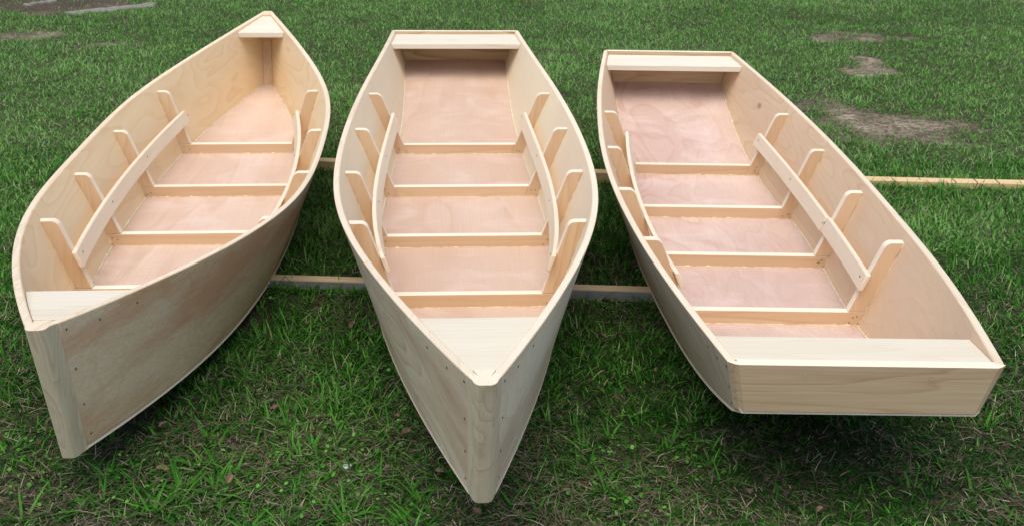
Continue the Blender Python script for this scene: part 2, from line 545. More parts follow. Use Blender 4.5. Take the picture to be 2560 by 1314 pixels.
def stem_post(h, end, root, cutJ):
    rings = []
    for u in np.linspace(-0.035, 1.0, 7):
        e = 1 if end == 0 else -1
        t0 = 0.0 if end == 0 else 1.0
        base_s = (h.c0 * (1 - u) + h.s0 * u) if end == 0 else (h.c1 * (1 - u) + h.s1 * u)
        def X(ds):
            t = np.clip(h.t_at(base_s + e * ds, u), 0, 1)
            return float(h.surf(t, u)[0]), float(h.off(t, u))
        b0, _ = X(0.0); bJ, oJ = X(cutJ); z = float(h.surf(t0, u)[2])
        ds = cutJ; xi = 0.004
        while ds < 0.2:
            x, o = X(ds); xi = x - o
            if xi >= 0.0165: break
            ds += 0.002
        xm, om = X((ds + cutJ) / 2)
        half = [(0, -.0135), (b0 * .50, -.0130), (b0 * .78, -.0095), (b0 * .94, -.004), (b0 * 1.0 + .0008, .003), (bJ, cutJ - .0004),
                (max(bJ - oJ, .003) + .001, cutJ + .0004), (max(xm - om - .0004, .003), (ds + cutJ) / 2), (xi - .0005, ds)]
        full = [(x, d) for x, d in half] + [(-x, d) for x, d in half[::-1][:-1]]
        zz = lambda d: float(h.surf(np.clip(h.t_at(base_s + e * d, u), 0, 1), u)[2]) if d > 0 else z
        rings.append([(x, base_s + e * d, zz(d)) for x, d in full])
    o = prism('stem_post', rings, M['stem' if end == 0 else 'rib'], root, bevel=0.0015)
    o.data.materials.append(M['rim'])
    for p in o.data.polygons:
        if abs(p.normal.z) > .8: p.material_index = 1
    shade_auto(o, 30)
    return o

def transom(h, end, root):
    """board across a square end, corners chamfered"""
    e = 1 if end == 0 else -1
    rings = []
    for u in (-0.02, 0.0, 0.35, 0.7, 1.0):
        base = (h.c0 * (1 - u) + h.s0 * u) if end == 0 else (h.c1 * (1 - u) + h.s1 * u)
        def X(ds):
            t = np.clip(h.t_at(base + e * ds, u), 0, 1); x, _, z = h.surf(t, u); return float(x), float(z), float(h.off(t, u))
        b, z, o = X(0.0); b2, z2, o2 = X(0.012); b3, z3, o3 = X(0.0205)
        half = [(b - .013, 0.0), (b - .006, .0035), (b2, 0.0105), (b2, 0.0121), (b2 - o2 - .0004, .0125), (b3 - o3 - .0004, .0205)]
        full = [(x, d) for x, d in half] + [(-x, d) for x, d in half[::-1]]
        rings.append([(x, base + e * d, z) for x, d in full])
    o = prism('transom', rings, M['transom'], root, bevel=0.001)
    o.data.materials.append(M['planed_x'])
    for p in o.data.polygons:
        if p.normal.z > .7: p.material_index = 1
    return o

def deck(h, name, sA, zA, sB, zB, root, thick=0.018, n=14, under=0.0, crown=0.0):
    """board between the sides from sA to sB; follows the inner faces"""
    rings = []
    for k in range(n):
        f = k / (n - 1); s_ = sA + (sB - sA) * f; z = zA + (zB - zA) * f
        xt = max(h.half(s_, z) - .0007, .004); xb = max(h.half(s_, z - thick) - .0007, .003)
        rings.append([(-xb, s_, z - thick), (xb, s_, z - thick), (xt, s_, z), (-xt, s_, z)])
    return prism(name, rings, M['deck'], root, bevel=0.0012)

def floor_side_beads(h, root, sa, sb, seed):
    for sd in (-1, 1):
        cuts = [sa] + sum([[f - .001, f + TT_ + .001] for f in h.fs], []) + [sb]
        for k in range(0, len(cuts), 2):
            if cuts[k + 1] <= cuts[k]: continue
            ss = np.linspace(cuts[k], cuts[k + 1], max(4, int((cuts[k + 1] - cuts[k]) / .009)))
            path = [Vector((sd * (h.half(s_, h.zc(s_) + FT) - .0008), s_, h.zc(s_) + FT + .0006)) for s_ in ss]
            bead(root, path, 0.0021, seed + k + (sd > 0) * 50, gap=.12)

def timber_beads(h, root, i, seed, frac=1.0):
    s_ = h.fs[i] - .0006; zf = h.zc(s_) + FT + .0006; x = h.half(s_, zf) - .004
    xs = np.linspace(-x, x, 70)
    bead(root, [Vector((a, s_, zf)) for a in xs], 0.0014, seed, gap=.35, blob=1.5)

def rib_beads(h, root, i, sd, seed):
    s_ = h.fs[i] - .0004; zc = h.zc(s_); zt = zc + h.fu[i] * (h.zs(s_) - zc)
    path = [Vector((sd * (h.half(s_, z) - .0006), s_, z)) for z in np.linspace(zc + .01, zt, 26)]
    path = [Vector((p.x, p.y, p.z)) for p in path]
    bead(root, path, 0.0011, seed, gap=.3)

BO = {
 'L': dict(X=-0.7102, Y=1.4951, yaw=0.0734, s0=0.0619, s1=2.7161, c0=0.1297, c1=2.6448,
   sb=[0.0179, 0.1909, 0.2945, 0.3153, 0.2925, 0.1828, 0.0183], sz=[0.3821, 0.3217, 0.2793, 0.2708, 0.2853, 0.3217, 0.3775],
   cb=[0.0157, 0.1479, 0.2109, 0.2297, 0.2139, 0.1461, 0.018], cz=[0.1242, 0.085, 0.059, 0.0488, 0.0571, 0.0845, 0.132],
   fs=[0.8434, 1.2143, 1.5871, 1.9555], fu=[0.8826, 0.881, 0.8758, 0.8882], seat=[2.5157, 0.3395, 0.3235, 0.325]),
 'C': dict(X=-0.0373, Y=1.4365, yaw=0.0647, s0=-0.076, s1=3.024, c0=0.0017, c1=3.0252,
   sb=[0.0175, 0.1807, 0.2926, 0.3245, 0.3086, 0.2748, 0.2471], sz=[0.4084, 0.3427, 0.2955, 0.28, 0.2805, 0.2783, 0.2694],
   cb=[0.0164, 0.1372, 0.218, 0.2344, 0.2141, 0.2032, 0.2131], cz=[0.1762, 0.1048, 0.0629, 0.0526, 0.0612, 0.0958, 0.1569],
   fs=[0.8771, 1.2737, 1.6641, 2.0481], fu=[0.8829, 0.8908, 0.9012, 0.9114], seat=[2.7832, 0.2648, 0.2526, 0.3451]),
 'R': dict(X=0.5521, Y=1.6462, yaw=0.0023, s0=-0.073, s1=2.3727, c0=-0.0591, c1=2.382,
   sb=[0.2133, 0.2723, 0.3061, 0.3195, 0.3078, 0.2773, 0.2296], sz=[0.3266, 0.305, 0.2822, 0.2713, 0.2732, 0.2801, 0.2936],
   cb=[0.1953, 0.2002, 0.2196, 0.2368, 0.2174, 0.2038, 0.2084], cz=[0.2386, 0.1146, 0.0627, 0.0514, 0.0509, 0.0904, 0.1822],
   fs=[0.5898, 0.958, 1.3184, 1.6764], fu=[0.91, 0.9094, 0.9036, 0.8974], seat=[2.2076, 0.2757, 0.0823, 0.2989]),
}
KIND = {'L': ('p', 'p'), 'C': ('p', 't'), 'R': ('t', 't')}
FULL = {'L': (1, 1, 1, 1), 'C': (1, 1, 0, 0), 'R': (1, 1, 0, 0)}
LAB = {
 'L': ('bare plywood boat pointed at both ends, left of the other two boats', 'boat'),
 'C': ('bare plywood boat with pointed near bow and square far stern, between the other two', 'boat'),
 'R': ('bare plywood boat with square flat boards across both ends, right of the other two boats', 'boat'),
}
HULLS = {}
for key in 'LCR':
    h = Hull(BO[key]); HULLS[key] = h
    root = empty('wooden_boat', (h.X, h.Y, 0), h.yaw)
    tag(root, LAB[key][0], LAB[key][1])
    k0, k1 = KIND[key]
    c0 = 0.018 if k0 == 'p' else 0.0127
    c1 = 0.018 if k1 == 'p' else 0.0127
    for sd in (-1, 1):
        o = side_panel(h, sd, M['side_' + key], root, c0, c1); shade_auto(o, 50)
    bottom_panel(h, M['floor_R' if key == 'R' else 'floor'], root, 0.014 if k0 == 'p' else 0.002, 0.014 if k1 == 'p' else 0.002)
    for i in range(4):
        full = FULL[key][i]
        floor_timber(h, i, root, full)
        timber_beads(h, root, i, 100 * i + ord(key))
        for sd in (-1, 1):
            rb = rib(h, i, sd, root, full)
            rib_beads(h, rb, i, sd, 31 * i + sd + ord(key))
            # nail heads near the foot of each rib
            zf = h.zc(h.fs[i]) + FT
            pts = []
            for q in range(4):
                z = zf + random.uniform(.006, .028); x = h.half(h.fs[i], z) - random.uniform(.008, .03)
                pts.append(((sd * x, h.fs[i] - .0002, z), (0, -1, 0)))
            screws(rb, pts[:3 if key == 'R' else 2], r=0.0013, name='nail')
    for sd in (-1, 1):
        pieces = [(0, 3)]
        if key == 'R' and sd == 1: pieces = [(0, 1), (1, 3)]
        for pi, (fa, fb) in enumerate(pieces):
            e0, e1 = 0.018, 0.012
            if len(pieces) == 2:
                if pi == 0: e1 = -0.004
                else: e0 = -0.0165
            o, rings = stringer(h, sd, root, fa, fb, e0, e1, shift=0.0035 if (pi == 1) else 0)
            pts = []
            for i in range(4):
                if not (fa <= i <= fb): continue
                s_ = h.fs[i] + .01
                k = min(range(len(rings)), key=lambda q: abs(rings[q][0][1] - s_))
                a, b, c, d_ = [Vector(v) for v in rings[k]]
                nrm = (b - a); p = b * .6 + c * .4 + nrm.normalized() * 0.0002
                pts.append((p, nrm))
            screws(o, pts, r=0.0022)
    # ends
    for end, kd in ((0, k0), (1, k1)):
        if kd == 'p': stem_post(h, end, root, 0.018)
        else:
            tr = transom(h, end, root)
            if end == 0:
                bb = h.surf(0, .78); xs = (-.095, .10)
                screws(tr, [((x, bb[1] - .0003, float(bb[2])), (0, -1, -.15)) for x in xs], r=.0024, name='plug', mat=M['plug'])
    # decks / end seats
    sF, zF, sN, zN = h.seat
    if k1 == 'p':
        sE = h.s1 - 0.03; deck(h, 'end_deck', sF, zF, sE, h.zs(sE) - 0.006, root)
    else:
        sE = h.s1 - 0.0215; deck(h, 'end_seat', sF, zF, sE, h.zs(sE) - 0.012, root)
    if k0 == 'p':
        sE = h.s0 + 0.045; deck(h, 'end_deck', sN, zN, sE, h.zs(sE) - 0.003, root)
    else:
        sE = h.s0 + 0.0215; deck(h, 'end_seat', sN, zN, sE, h.zs(sE) - 0.002, root)
    floor_side_beads(h, root, h.c0 + (.16 if k0 == 'p' else .04), h.c1 - (.07 if k1 == 'p' else .03), ord(key))
    # screw holes along the near outside faces
    for sd in (-1, 1):
        pts = []
        if k0 == 'p':
            spots = [(0.030, u) for u in (.93, .62, .33, .08)] + [(d, .90) for d in (.10, .19)]
        else:
            spots = [(0.022, u) for u in (.85, .45, .12)] + [(0.07, .80), (.12, .8)]
        for d, u in spots:
            t = h.t_at(h.c0 * (1 - u) + h.s0 * u + d, u)
            x, s_, z = (float(v) for v in h.surf(t, u)); x2, s2, z2 = (float(v) for v in h.surf(t + .01, u)); x3, s3, z3 = (float(v) for v in h.surf(t, u + .05))
            p = Vector((sd * x, s_, z)); a = Vector((sd * x2, s2, z2)) - p; b = Vector((sd * x3, s3, z3)) - p
            nn = a.cross(b); nn = nn if nn.x * sd > 0 else -nn
            pts.append((p + nn.normalized() * .0002, nn))
        screws(root, pts, r=0.0018)

# ------------------------------------------------------------ lumber under the boats
def lumber(name, p0, p1, width, z0, z1, mat, label, saw=()):
    """board on edge from p0 to p1 (front edge line)"""
    d = Vector((p1[0] - p0[0], p1[1] - p0[1], 0)); L = d.length; ang = math.atan2(d.y, d.x)
    V = []; n = 24; rings = []
    for k in range(n):
        x = L * k / (n - 1); w = 0.0015 * math.sin(x * 3.1 + p0[0])
        rings.append([(x, w, z0), (x, width + w, z0), (x, width + w, z1 + .0006 * math.sin(7 * x)), (x, w, z1 + .0006 * math.sin(7 * x))])
    o = prism(name, rings, mat, None, bevel=0.002)
    o.location = (p0[0], p0[1], 0); o.rotation_euler = (0, 0, ang)
    tag(o, label, 'board')
    for x in saw:
        mesh_obj('saw_mark', [(x, -.0004, z1 + .0009), (x + .0022, -.0004, z1 + .0009), (x + .0022, width, z1 + .0009), (x, width, z1 + .0009),
                              (x, -.0004, z1 - .004), (x + .0022, -.0004, z1 - .004), (x + .0022, width, z1 - .004), (x, width, z1 - .004)],
                 [[0, 1, 2, 3], [0, 4, 5, 1], [3, 2, 6, 7], [1, 5, 6, 2], [0, 3, 7, 4], [4, 7, 6, 5]], M['hole'], o)
    return o
M['lumber_grey'] = wood('weathered lumber', (0.62, 0.48, 0.31), (0.42, 0.30, 0.17), 'X', rings=8, figure=8.0, stretch=0.06, contrast=0.6)
M['lumber_yellow'] = wood('yellow lumber', (0.74, 0.56, 0.30), (0.56, 0.38, 0.17), 'X', rings=8, figure=8.0, stretch=0.06, contrast=0.5)
mt_p, nt_p, bs_p, _ = new_mat('worn grey paint over wood')
tcp = N(nt_p, 'ShaderNodeTexCoord'); np1 = N(nt_p, 'ShaderNodeTexNoise', i_Scale=9.0, i_Detail=7.0, i_Roughness=.7)
mpp = N(nt_p, 'ShaderNodeMapping'); mpp.inputs['Scale'].default_value = (.5, 1, 1.6)
nt_p.links.new(tcp.outputs['Object'], mpp.inputs[0]); nt_p.links.new(mpp.outputs[0], np1.inputs['Vector'])
nt_p.links.new(ramp(nt_p, np1.outputs[0], [(.38, (.20, .17, .13)), (.46, (.20, .205, .21)), (.60, (.27, .28, .29)), (.72, (.36, .34, .30))]), bs_p.inputs['Base Color'])
bs_p.inputs['Roughness'].default_value = .8
M['paint_grey'] = mt_p
fb = lumber('lumber_board', (-0.70, 2.492), (0.52, 2.438), 0.029, 0.0, 0.0588, M['lumber_grey'],
            'long grey painted board on edge under the near half of the boats')
# painted front face
pf = prism('painted_face', [[(x, -.0012, .002), (x, -.0002, .002), (x, -.0002, .0562), (x, -.0012, .0562)] for x in np.linspace(.002, 1.218, 12)],
           M['paint_grey'], fb, bevel=0)
lumber('lumber_board', (-0.62, 3.420), (0.70, 3.302), 0.036, 0.0, 0.0560, M['lumber_yellow'],
       'narrow pale board crossing under the far half of the left and middle boats')
lumber('lumber_board', (0.74, 3.302), (2.30, 3.268), 0.040, 0.0, 0.0590, M['lumber_yellow'],
       'yellow board in the grass running out from under the right boat', saw=(.415, .60, .665, .73))

# ------------------------------------------------------------ ground
def blob(x, y, cx, cy, rx, ry, soft=0.5):
    d = np.hypot((x - cx) / rx, (y - cy) / ry)
    return np.clip((1.0 + soft - d) / (2 * soft), 0, 1)

def bare(x, y):
    """0 = turf, 1 = bare earth"""
    wob = fbm(x, y, 5.0, 3) - .5
    wx, wy = x + .35 * wob, y + .5 * (fbm(x, y, 4.0, 9) - .5)
    b = np.maximum.reduce([  # earth showing through
        blob(wx, wy, 1.72, 5.70, .36, .16, .45) * .9,
        blob(wx, wy, 1.53, 4.98, .16, .17, .35),
        blob(wx, wy, 1.40, 4.05, .40, .32, .6) * 1.0,
        blob(wx, wy, 1.15, 4.25, .28, .26, .5) * .7,
        blob(wx, wy, 1.20, 3.13, .12, .10, .5) * .5,
        blob(wx, wy, -1.85, 5.2, .16, .10, .4) * .75,
        blob(wx, wy, -2.75, 6.35, .75, .50, .25),
        blob(wx, wy, -2.35, 5.35, .35, .28, .6) * .8,
        blob(wx, wy, 3.15, 6.95, .35, .35, .4) * .7,
        blob(wx, wy, -2.15, 4.35, .18, .25, .5) * .5])
    b = b * 1.6 - 1.25 * fbm(x, y, 8.0, 41, 4)
    return np.clip(b, 0, .95)

def gz(x, y):
    d1 = y - (3.300 - (x - .74) * .0218)
    berm = .020 * np.exp(-(d1 / .07) ** 2) * np.clip((x - .6) * 4, 0, 1)
    d2 = y - (2.490 - (x + .70) * .0443)
    berm = berm + .014 * np.exp(-(d2 / .06) ** 2) * (x < .6) * (x > -.8)
    return berm + gz0(x, y)

def gz0(x, y):
    r = np.hypot(x, y - 3)
    return 0.012 * (fbm(x, y, 1.3, 5, 3) - .5) + 0.010 * (fbm(x, y, 7.0, 6, 3) - .5) + 0.022

ax = np.concatenate([[-90, -40, -18, -9, -6], np.arange(-4.4, 4.401, .035), [6, 9, 18, 40, 90]])
ay = np.concatenate([[-90, -40, -15, -6, -2, 0], np.arange(.9, 8.2, .035), [9, 10.5, 13, 18, 30, 55, 90]])
GX, GY = np.meshgrid(ax, ay)
GZ = gz(GX, GY)
GZ = np.where((np.abs(GX) > 4.5) | (GY > 8.3) | (GY < .5), .022, GZ)
nx_, ny_ = len(ax), len(ay)
gv = np.stack([GX, GY, GZ], -1).reshape(-1, 3)
ii = np.arange(nx_ - 1)[None] + (np.arange(ny_ - 1) * nx_)[:, None]
gf = np.stack([ii, ii + 1, ii + nx_ + 1, ii + nx_], -1).reshape(-1, 4)

def fast_mesh(name, V, Fq, mat, attrs=None, smooth=False, tris=None):
    me = bpy.data.meshes.new(name)
    nq = len(Fq); nt3 = 0 if tris is None else len(tris)
    me.vertices.add(len(V)); me.vertices.foreach_set('co', np.ascontiguousarray(V, np.float32).ravel())
    nl = nq * 4 + nt3 * 3
    me.loops.add(nl); me.polygons.add(nq + nt3)
    li = Fq.ravel() if tris is None else np.concatenate([Fq.ravel(), tris.ravel()])
    me.loops.foreach_set('vertex_index', np.ascontiguousarray(li, np.int32))
    st = np.arange(nq) * 4
    if nt3: st = np.concatenate([st, nq * 4 + np.arange(nt3) * 3])
    me.polygons.foreach_set('loop_start', st.astype(np.int32))
    if attrs:
        for k, v in attrs.items():
            a = me.attributes.new(k, 'FLOAT', 'POINT'); a.data.foreach_set('value', np.ascontiguousarray(v, np.float32))
    me.update(calc_edges=True)
    if smooth: me.polygons.foreach_set('use_smooth', np.ones(nq + nt3, bool))
    me.materials.append(mat)
    o = bpy.data.objects.new(name, me); link(o)
    return o

def mat_ground():
    mt, nt, bs, out = new_mat('soil')
    tc = N(nt, 'ShaderNodeTexCoord')
    at = N(nt, 'ShaderNodeAttribute', attribute_name='bare')
    n1 = N(nt, 'ShaderNodeTexNoise', i_Scale=9.0, i_Detail=8.0, i_Roughness=0.65)
    n2 = N(nt, 'ShaderNodeTexNoise', i_Scale=42.0, i_Detail=6.0, i_Roughness=0.7)
    n3 = N(nt, 'ShaderNodeTexNoise', i_Scale=260.0, i_Detail=5.0, i_Roughness=.7)
    for n in (n1, n2, n3): nt.links.new(tc.outputs['Object'], n.inputs['Vector'])
    soil = ramp(nt, n1.outputs[0], [(.3, (.036, .036, .020)), (.55, (.062, .058, .034)), (.75, (.095, .080, .052))])
    sand = ramp(nt, n1.outputs[0], [(.3, (.16, .122, .090)), (.5, (.30, .235, .175)), (.7, (.52, .42, .32))])
    f = ramp(nt, at.outputs['Fac'], [(.35, (0, 0, 0)), (.9, (1, 1, 1))])
    c = mixc(nt, f, soil, sand)
    c = mixc(nt, mathn(nt, 'MULTIPLY', ramp(nt, n2.outputs[0], [(.42, (0, 0, 0)), (.60, (1, 1, 1))]), .75), c, (.045, .034, .024))
    c = mixc(nt, mathn(nt, 'MULTIPLY', ramp(nt, n3.outputs[0], [(.52, (0, 0, 0)), (.66, (1, 1, 1))]), .5), c, (.20, .16, .115))
    dark = N(nt, 'ShaderNodeAttribute', attribute_name='bark')
    c = mixc(nt, mathn(nt, 'MULTIPLY', dark.outputs['Fac'], .85), c, (.060, .045, .036))
    nt.links.new(c, bs.inputs['Base Color'])
    bs.inputs['Roughness'].default_value = .95
    bs.inputs['Specular IOR Level'].default_value = .1
    bp = N(nt, 'ShaderNodeBump', i_Strength=1.0, i_Distance=.012)
    hh = mathn(nt, 'ADD', n1.outputs[0], n2.outputs[0])
    nt.links.new(hh, bp.inputs['Height']); nt.links.new(bp.outputs[0], bs.inputs['Normal'])
    return mt
bark = blob(gv[:, 0], gv[:, 1], -2.9, 6.6, 1.0, .8, .3)
ground = fast_mesh('ground', gv, gf, mat_ground(), {'bare': bare(gv[:, 0], gv[:, 1]), 'bark': bark}, smooth=True)
tag(ground, kind='structure')

# ------------------------------------------------------------ grass
def mat_leafy(name, stops, trans=.35, rough=.6):
    mt, nt, bs, out = new_mat(name)
    at = N(nt, 'ShaderNodeAttribute', attribute_name='tone')
    c = ramp(nt, at.outputs['Fac'], stops)
    nt.links.new(c, bs.inputs['Base Color'])
    bs.inputs['Roughness'].default_value = rough
    bs.inputs['Specular IOR Level'].default_value = .08
    if trans > 0:
        tr = N(nt, 'ShaderNodeBsdfTranslucent'); mx = N(nt, 'ShaderNodeMixShader', i_0=trans)
        nt.links.new(c, tr.inputs[0])
        nt.links.new(bs.outputs[0], mx.inputs[1]); nt.links.new(tr.outputs[0], mx.inputs[2]); nt.links.new(mx.outputs[0], out.inputs[0])
    return mt

def blades(name, x, y, length, width, lean, az, tone, mat, base_z=None, curl=.5, droop=0.0, segs=3):
    """ribbons: lean = tilt of the root from vertical, curl = further bend to the tip"""
    n = len(x); z = gz(x, y) if base_z is None else base_z
    dx, dy = np.cos(az), np.sin(az)
    px, py = -dy, dx
    tw = rng.uniform(-.6, .6, n)
    V = np.zeros((n, 2 * segs + 1, 3)); cx, cy, cz = x.copy(), y.copy(), z - .002
    ang = lean.copy()
    for k in range(segs):
        w = width * (1.0, .92, .66, .4)[k] * .5
        wx, wy = px * np.cos(tw) + dx * np.sin(tw) * .4, py * np.cos(tw) + dy * np.sin(tw) * .4
        V[:, 2 * k] = np.stack([cx - wx * w, cy - wy * w, cz - np.sin(tw) * w * .5], -1)
        V[:, 2 * k + 1] = np.stack([cx + wx * w, cy + wy * w, cz + np.sin(tw) * w * .5], -1)
        st = length / segs
        cx = cx + dx * np.sin(ang) * st; cy = cy + dy * np.sin(ang) * st; cz = np.maximum(cz + np.cos(ang) * st, gz(cx, cy) + .001)
        ang = ang + curl / segs
    V[:, 2 * segs] = np.stack([cx, cy, cz], -1)
    m_ = 2 * segs + 1
    base = (np.arange(n) * m_)[:, None]
    q = [np.array([2 * k, 2 * k + 1, 2 * k + 3, 2 * k + 2]) for k in range(segs - 1)]
    Fq = np.concatenate([base + a[None] for a in q], 0)
    tri = base + np.array([2 * segs - 2, 2 * segs - 1, 2 * segs])[None]
    return V.reshape(-1, 3), Fq, tri, np.repeat(tone, m_)

def boat_mask(x, y, grow=0.0, which='c'):
    """True inside a boat's bottom outline"""
    inside = np.zeros(len(x), bool)
    for h in HULLS.values():
        c, s = math.cos(h.yaw), math.sin(h.yaw)
        lx = (x - h.X) * c + (y - h.Y) * s; ly = -(x - h.X) * s + (y - h.Y) * c
        a, b = (h.c0, h.c1) if which == 'c' else (h.s0, h.s1)
        t = (ly - a) / (b - a)
        w = np.interp(t, h.TT, h.Cx if which == 'c' else h.Sx, left=-1, right=-1)
        inside |= (np.abs(lx) < w + grow) & (w > 0)
    return inside

def clearance(x, y):
    """height of the hull bottom above (x, y); large outside the boats"""
    z = np.full(len(x), 9.0)
    for h in HULLS.values():
        c, s = math.cos(h.yaw), math.sin(h.yaw)
        lx = (x - h.X) * c + (y - h.Y) * s; ly = -(x - h.X) * s + (y - h.Y) * c
        t = (ly - h.c0) / (h.c1 - h.c0)
        w = np.interp(t, h.TT, h.Cx, left=-1, right=-1)
        zz = np.interp(t, h.TT, h.Cz) - .008
        z = np.where((np.abs(lx) < w - .006) & (w > 0), np.minimum(z, zz), z)
    return z

def board_mask(x, y):
    m1 = (np.abs(y - (2.492 - (x + .70) * .0443) - .0145) < .017) & (x > -.71) & (x < .53)
    m2 = (np.abs(y - (3.42 - (x + .62) * .0894) - .018) < .021) & (x > -.63) & (x < .71)
    m3 = (np.abs(y - (3.302 - (x - .74) * .0218) - .020) < .023) & (x > .73)
    return m1 | m2 | m3

def scatter(n, yr=(1.05, 7.9), pw=1.0, margin=.45):
    u = rng.random(n)
    y = yr[0] + (yr[1] - yr[0]) * u ** pw
    hw = .30 + .455 * y + margin
    x = rng.uniform(-1, 1, n) * hw
    return x, y

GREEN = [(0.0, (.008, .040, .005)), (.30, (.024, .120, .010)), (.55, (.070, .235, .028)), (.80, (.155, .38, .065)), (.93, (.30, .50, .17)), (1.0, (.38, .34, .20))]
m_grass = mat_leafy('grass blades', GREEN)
def turf(n, yr, L, Wd, pw, name, seed, densbias=0.0, margin=.45, leanr=(.15, 1.1), tone0=.5):
    x, y = scatter(n, yr, pw, margin)
    b = bare(x, y)
    clump = fbm(x, y, 9.0, 21 + seed, 3); patch = fbm(x, y, 1.6, 31, 3)
    keep = rng.random(n) < np.clip((1 - b * .93) * (.35 + 1.5 * (clump - .25) + densbias), 0, 1)
    keep &= ~board_mask(x, y)
    inb = boat_mask(x, y, -.06) & (clearance(x, y) < .11)
    keep &= ~(inb & (rng.random(n) < .75)) & (clearance(x, y) > .062)
    x, y, clump, patch, b = x[keep], y[keep], clump[keep], patch[keep], b[keep]
    k = len(x)
    ln = rng.uniform(*L, k) * (.6 + .8 * clump) * (.75 + .5 * patch) * (1 - .4 * b)
    ln = np.where(boat_mask(x, y, .03), np.minimum(ln, .035), ln)
    nb_ = (np.abs(y - (2.50 - (x + .70) * .0443)) < .09) & (x < .6)
    ln = np.where(nb_, np.minimum(ln, .026), ln)
    ln = np.minimum(ln, np.maximum(clearance(x, y) - gz(x, y) - .004, .004))
    wd = rng.uniform(*Wd, k)
    lean = rng.uniform(*leanr, k); az = rng.uniform(0, 2 * math.pi, k)
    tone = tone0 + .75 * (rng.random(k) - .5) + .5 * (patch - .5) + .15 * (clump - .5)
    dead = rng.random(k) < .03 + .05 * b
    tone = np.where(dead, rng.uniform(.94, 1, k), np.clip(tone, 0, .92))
    return blades(name, x, y, ln, wd, lean, az, tone, m_grass, curl=rng.uniform(.2, 1.1, k))

def merge(parts):
    Vs, Fs, Ts, As = [], [], [], []; o = 0
    for V, Fq, T, A in parts:
        Vs.append(V); Fs.append(Fq + o); Ts.append(T + o); As.append(A); o += len(V)
    return np.concatenate(Vs), np.concatenate(Fs), np.concatenate(Ts), np.concatenate(As)

parts = [
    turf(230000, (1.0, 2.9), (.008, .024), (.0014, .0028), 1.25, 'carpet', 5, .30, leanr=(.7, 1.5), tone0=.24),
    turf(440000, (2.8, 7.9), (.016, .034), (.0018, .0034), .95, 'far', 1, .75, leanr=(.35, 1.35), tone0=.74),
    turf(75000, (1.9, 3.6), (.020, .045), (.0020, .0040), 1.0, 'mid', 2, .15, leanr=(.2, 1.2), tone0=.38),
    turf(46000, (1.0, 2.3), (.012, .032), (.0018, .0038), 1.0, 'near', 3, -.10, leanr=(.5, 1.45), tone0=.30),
]
# coarse tufts: rosettes of wide blades
def tufts(spots, L, Wd, nb, tone0):
    X, Y, A, Ln, Wdd, Le, To = [], [], [], [], [], [], []
    for (cx, cy, sc) in spots:
        nbl = rng.integers(*nb)
        a = rng.uniform(0, 2 * math.pi, nbl); r = np.abs(rng.normal(0, .012 * sc, nbl))
        X.append(cx + r * np.cos(a)); Y.append(cy + r * np.sin(a)); A.append(a + rng.normal(0, .4, nbl))
        Ln.append(rng.uniform(*L, nbl) * sc); Wdd.append(rng.uniform(*Wd, nbl)); Le.append(rng.uniform(.55, 1.45, nbl))
        To.append(np.clip(tone0 + rng.normal(0, .12, nbl), .1, .92))
    X, Y, A, Ln, Wdd, Le, To = map(np.concatenate, (X, Y, A, Ln, Wdd, Le, To))
    ok = ~board_mask(X, Y) & (clearance(X, Y) > .075)
    X, Y, A, Ln, Wdd, Le, To = (v[ok] for v in (X, Y, A, Ln, Wdd, Le, To))
    Ln = np.minimum(Ln, np.maximum(clearance(X, Y) - gz(X, Y) - .004, .004))
    return blades('t', X, Y, Ln, Wdd, Le, A, To, m_grass, curl=rng.uniform(.3, 1.0, len(X)), segs=4)
spots = []
for cx, cy, r, n in ((-.50, 1.72, .16, 34), (-.33, 1.80, .10, 16), (-.17, 1.64, .15, 36), (-.40, 2.15, .14, 16), (-.62, 1.68, .15, 14), (-.25, 1.95, .1, 8),
                     (.26, 1.95, .14, 16), (.15, 1.72, .12, 10), (-.80, 1.75, .14, 12), (.32, 2.2, .1, 8), (.75, 1.75, .14, 10)):
    for _ in range(n): spots.append((rng.normal(cx, r), rng.normal(cy, r * .7), rng.uniform(.6, 1.15)))
x_, y_ = scatter(420, (1.2, 3.4)); spots += [(a, b, rng.uniform(.35, .65)) for a, b in zip(x_, y_)]
x_, y_ = scatter(900, (3.0, 7.5)); kk = bare(x_, y_) < .6; spots += [(a, b, rng.uniform(.4, .7)) for a, b in zip(x_[kk], y_[kk])]
parts.append(tufts(spots, (.032, .075), (.0036, .0064), (6, 13), .50))
# tufts leaning over the boards
sp = [(x, 2.492 - (x + .70) * .0443 - .014, rng.uniform(.5, .75)) for x in rng.uniform(-.7, .5, 80)]
sp += [(x, 3.302 - (x - .74) * .0218 - .012, rng.uniform(.5, .8)) for x in rng.uniform(.8, 2.2, 70)]
parts.append(tufts(sp, (.045, .085), (.003, .0055), (3, 7), .55))
V, Fq, T, A = merge(parts)
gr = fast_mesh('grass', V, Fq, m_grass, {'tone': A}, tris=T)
tag(gr, 'green lawn grass growing round and between the boats', 'grass', kind='stuff')

